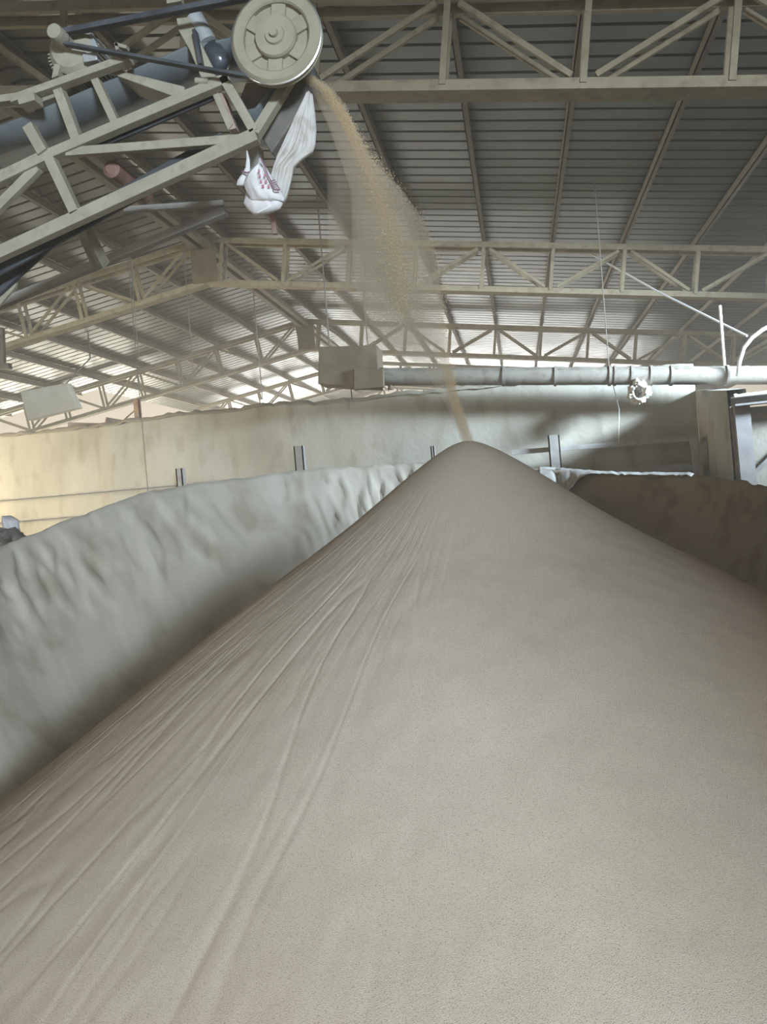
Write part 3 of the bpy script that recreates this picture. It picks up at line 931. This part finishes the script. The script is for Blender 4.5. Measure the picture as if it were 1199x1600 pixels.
# ------------------------------------------------------------------ falling powder
core = [(482, 121), (510, 141), (535, 176), (555, 220), (575, 272), (597, 330), (611, 380), (620, 425), (626, 470), (632, 510)]
far_ = [(520, 160), (575, 240), (625, 300), (655, 345), (674, 390), (685, 440), (692, 500), (700, 560), (712, 620), (726, 672), (733, 692)]
def resample(pts, Ys, n):
    P_ = [at(a, b, Ys[0] + (Ys[1] - Ys[0]) * i / (len(pts) - 1)) for i, (a, b) in enumerate(pts)]
    L = [0]
    for i in range(1, len(P_)):
        L.append(L[-1] + (P_[i] - P_[i - 1]).length)
    out = []
    for t in np.linspace(0, L[-1], n):
        i = max(j for j in range(len(L)) if L[j] <= t + 1e-9)
        i = min(i, len(P_) - 2)
        out.append(P_[i].lerp(P_[i + 1], (t - L[i]) / (L[i + 1] - L[i])))
    return np.array(out)
c_path = resample(core, (4.95, 5.1), 400)
f_path = resample(far_, (5.3, 5.2), 400)
cent = []
N1, N2, N3 = 6000, 3500, 5000
t = rng.random(N1) ** 1.3
k = (t * 399).astype(int)
sg = 0.012 + 0.07 * t ** 1.5
cent.append(c_path[k] + rng.normal(0, 1, (N1, 3)) * sg[:, None])
t = rng.random(N2)
k = (t * 399).astype(int)
sg = 0.035 - 0.02 * t
thin = rng.random(N2) < np.clip(0.15 + t, 0, 1)
cent.append((f_path[k] + rng.normal(0, 1, (N2, 3)) * sg[:, None])[thin])
t = rng.random(N3) * 0.75
k = (t * 399).astype(int)
mx = rng.random((N3, 1))
cent.append(c_path[k] * (1 - mx) + f_path[np.minimum(399, (k * 0.86).astype(int))] * mx + rng.normal(0, 0.02, (N3, 3)))
cent = np.concatenate(cent)
base = np.array([(1, 1, 1), (1, -1, -1), (-1, 1, -1), (-1, -1, 1)]) * 0.0016
verts = (cent[:, None, :] + base[None] * (0.6 + 0.8 * rng.random((len(cent), 1, 1)))).reshape(-1, 3)
fb = np.array([(0, 1, 2), (0, 3, 1), (0, 2, 3), (1, 3, 2)])
faces = (np.arange(len(cent))[:, None, None] * 4 + fb[None]).reshape(-1, 3)
me = bpy.data.meshes.new('falling_powder')
me.from_pydata(verts.tolist(), [], faces.tolist())
me.materials.append(MATS['stream_grain'])
fo = bpy.data.objects.new('falling_powder', me)
col.objects.link(fo)
tag(fo, 'stream of loose orange-beige grains falling from the conveyor head onto the cone tip', 'powder stream', kind='stuff')

def dust(name, rows_px, density, color, lab):
    rows_ = [(at(l, py, Y), at(r, py, Y), dpt) for py, l, r, Y, dpt in rows_px]
    fine_ = []
    for i in range(len(rows_) - 1):
        for k_ in range(3):
            t_ = k_ / 3
            fine_.append((rows_[i][0].lerp(rows_[i + 1][0], t_), rows_[i][1].lerp(rows_[i + 1][1], t_), rows_[i][2] * (1 - t_) + rows_[i + 1][2] * t_))
    fine_.append(rows_[-1])
    o_ = MB().loft(fine_, 32).build(name, volume(name, density, color), smooth=True)
    return tag(o_, lab, 'dust', kind='stuff')
DC = (0.98, 0.90, 0.76)
dust('dust_plume', [(116, 476, 488, 4.98, 0.03), (135, 484, 516, 5.0, 0.08), (160, 496, 538, 5.05, 0.12), (200, 514, 556, 5.08, 0.15), (250, 532, 582, 5.1, 0.18), (300, 548, 632, 5.12, 0.2), (350, 550, 666, 5.15, 0.22),
                    (400, 550, 684, 5.18, 0.25), (450, 556, 690, 5.2, 0.25), (500, 572, 696, 5.2, 0.22), (540, 606, 702, 5.2, 0.16), (580, 664, 708, 5.2, 0.09), (630, 696, 722, 5.2, 0.06), (680, 716, 742, 5.2, 0.05), (691, 724, 742, 5.2, 0.03)],
     3.0, DC, 'hazy beige dust plume around the falling powder stream')
dust('dust_core', [(118, 478, 488, 5.0, 0.02), (140, 497, 519, 5.0, 0.05), (180, 524, 546, 5.02, 0.05), (230, 552, 568, 5.04, 0.04), (290, 577, 594, 5.06, 0.04), (350, 597, 616, 5.08, 0.05), (400, 608, 630, 5.09, 0.05), (440, 612, 636, 5.1, 0.05), (480, 622, 634, 5.12, 0.02), (500, 628, 632, 5.13, 0.005)],
     8.0, (0.98, 0.80, 0.56), 'dense orange strand along the near edge of the falling stream')
dust('dust_tail', [(540, 680, 698, 5.22, 0.02), (580, 690, 706, 5.22, 0.04), (630, 703, 720, 5.21, 0.05), (670, 715, 734, 5.2, 0.05), (692, 722, 742, 5.2, 0.04)],
     9.0, (0.98, 0.80, 0.56), 'narrow orange tail of the stream just above the cone tip')
dust('dust_veil', [(250, 510, 545, 5.4, 0.03), (320, 512, 590, 5.42, 0.18), (400, 514, 630, 5.45, 0.24), (470, 525, 660, 5.45, 0.26), (540, 560, 690, 5.42, 0.18), (600, 630, 700, 5.4, 0.03)],
     1.7, DC, 'thin veil of dust drifting left of the falling stream')
hz = MB().box((-38, -15, -0.5), (28, 58, 16)).build('dust_haze', volume('dust_haze', 0.009, (0.95, 0.90, 0.82), 0.35))
tag(hz, 'thin dust haze filling the air of the whole hall', 'haze', kind='stuff')
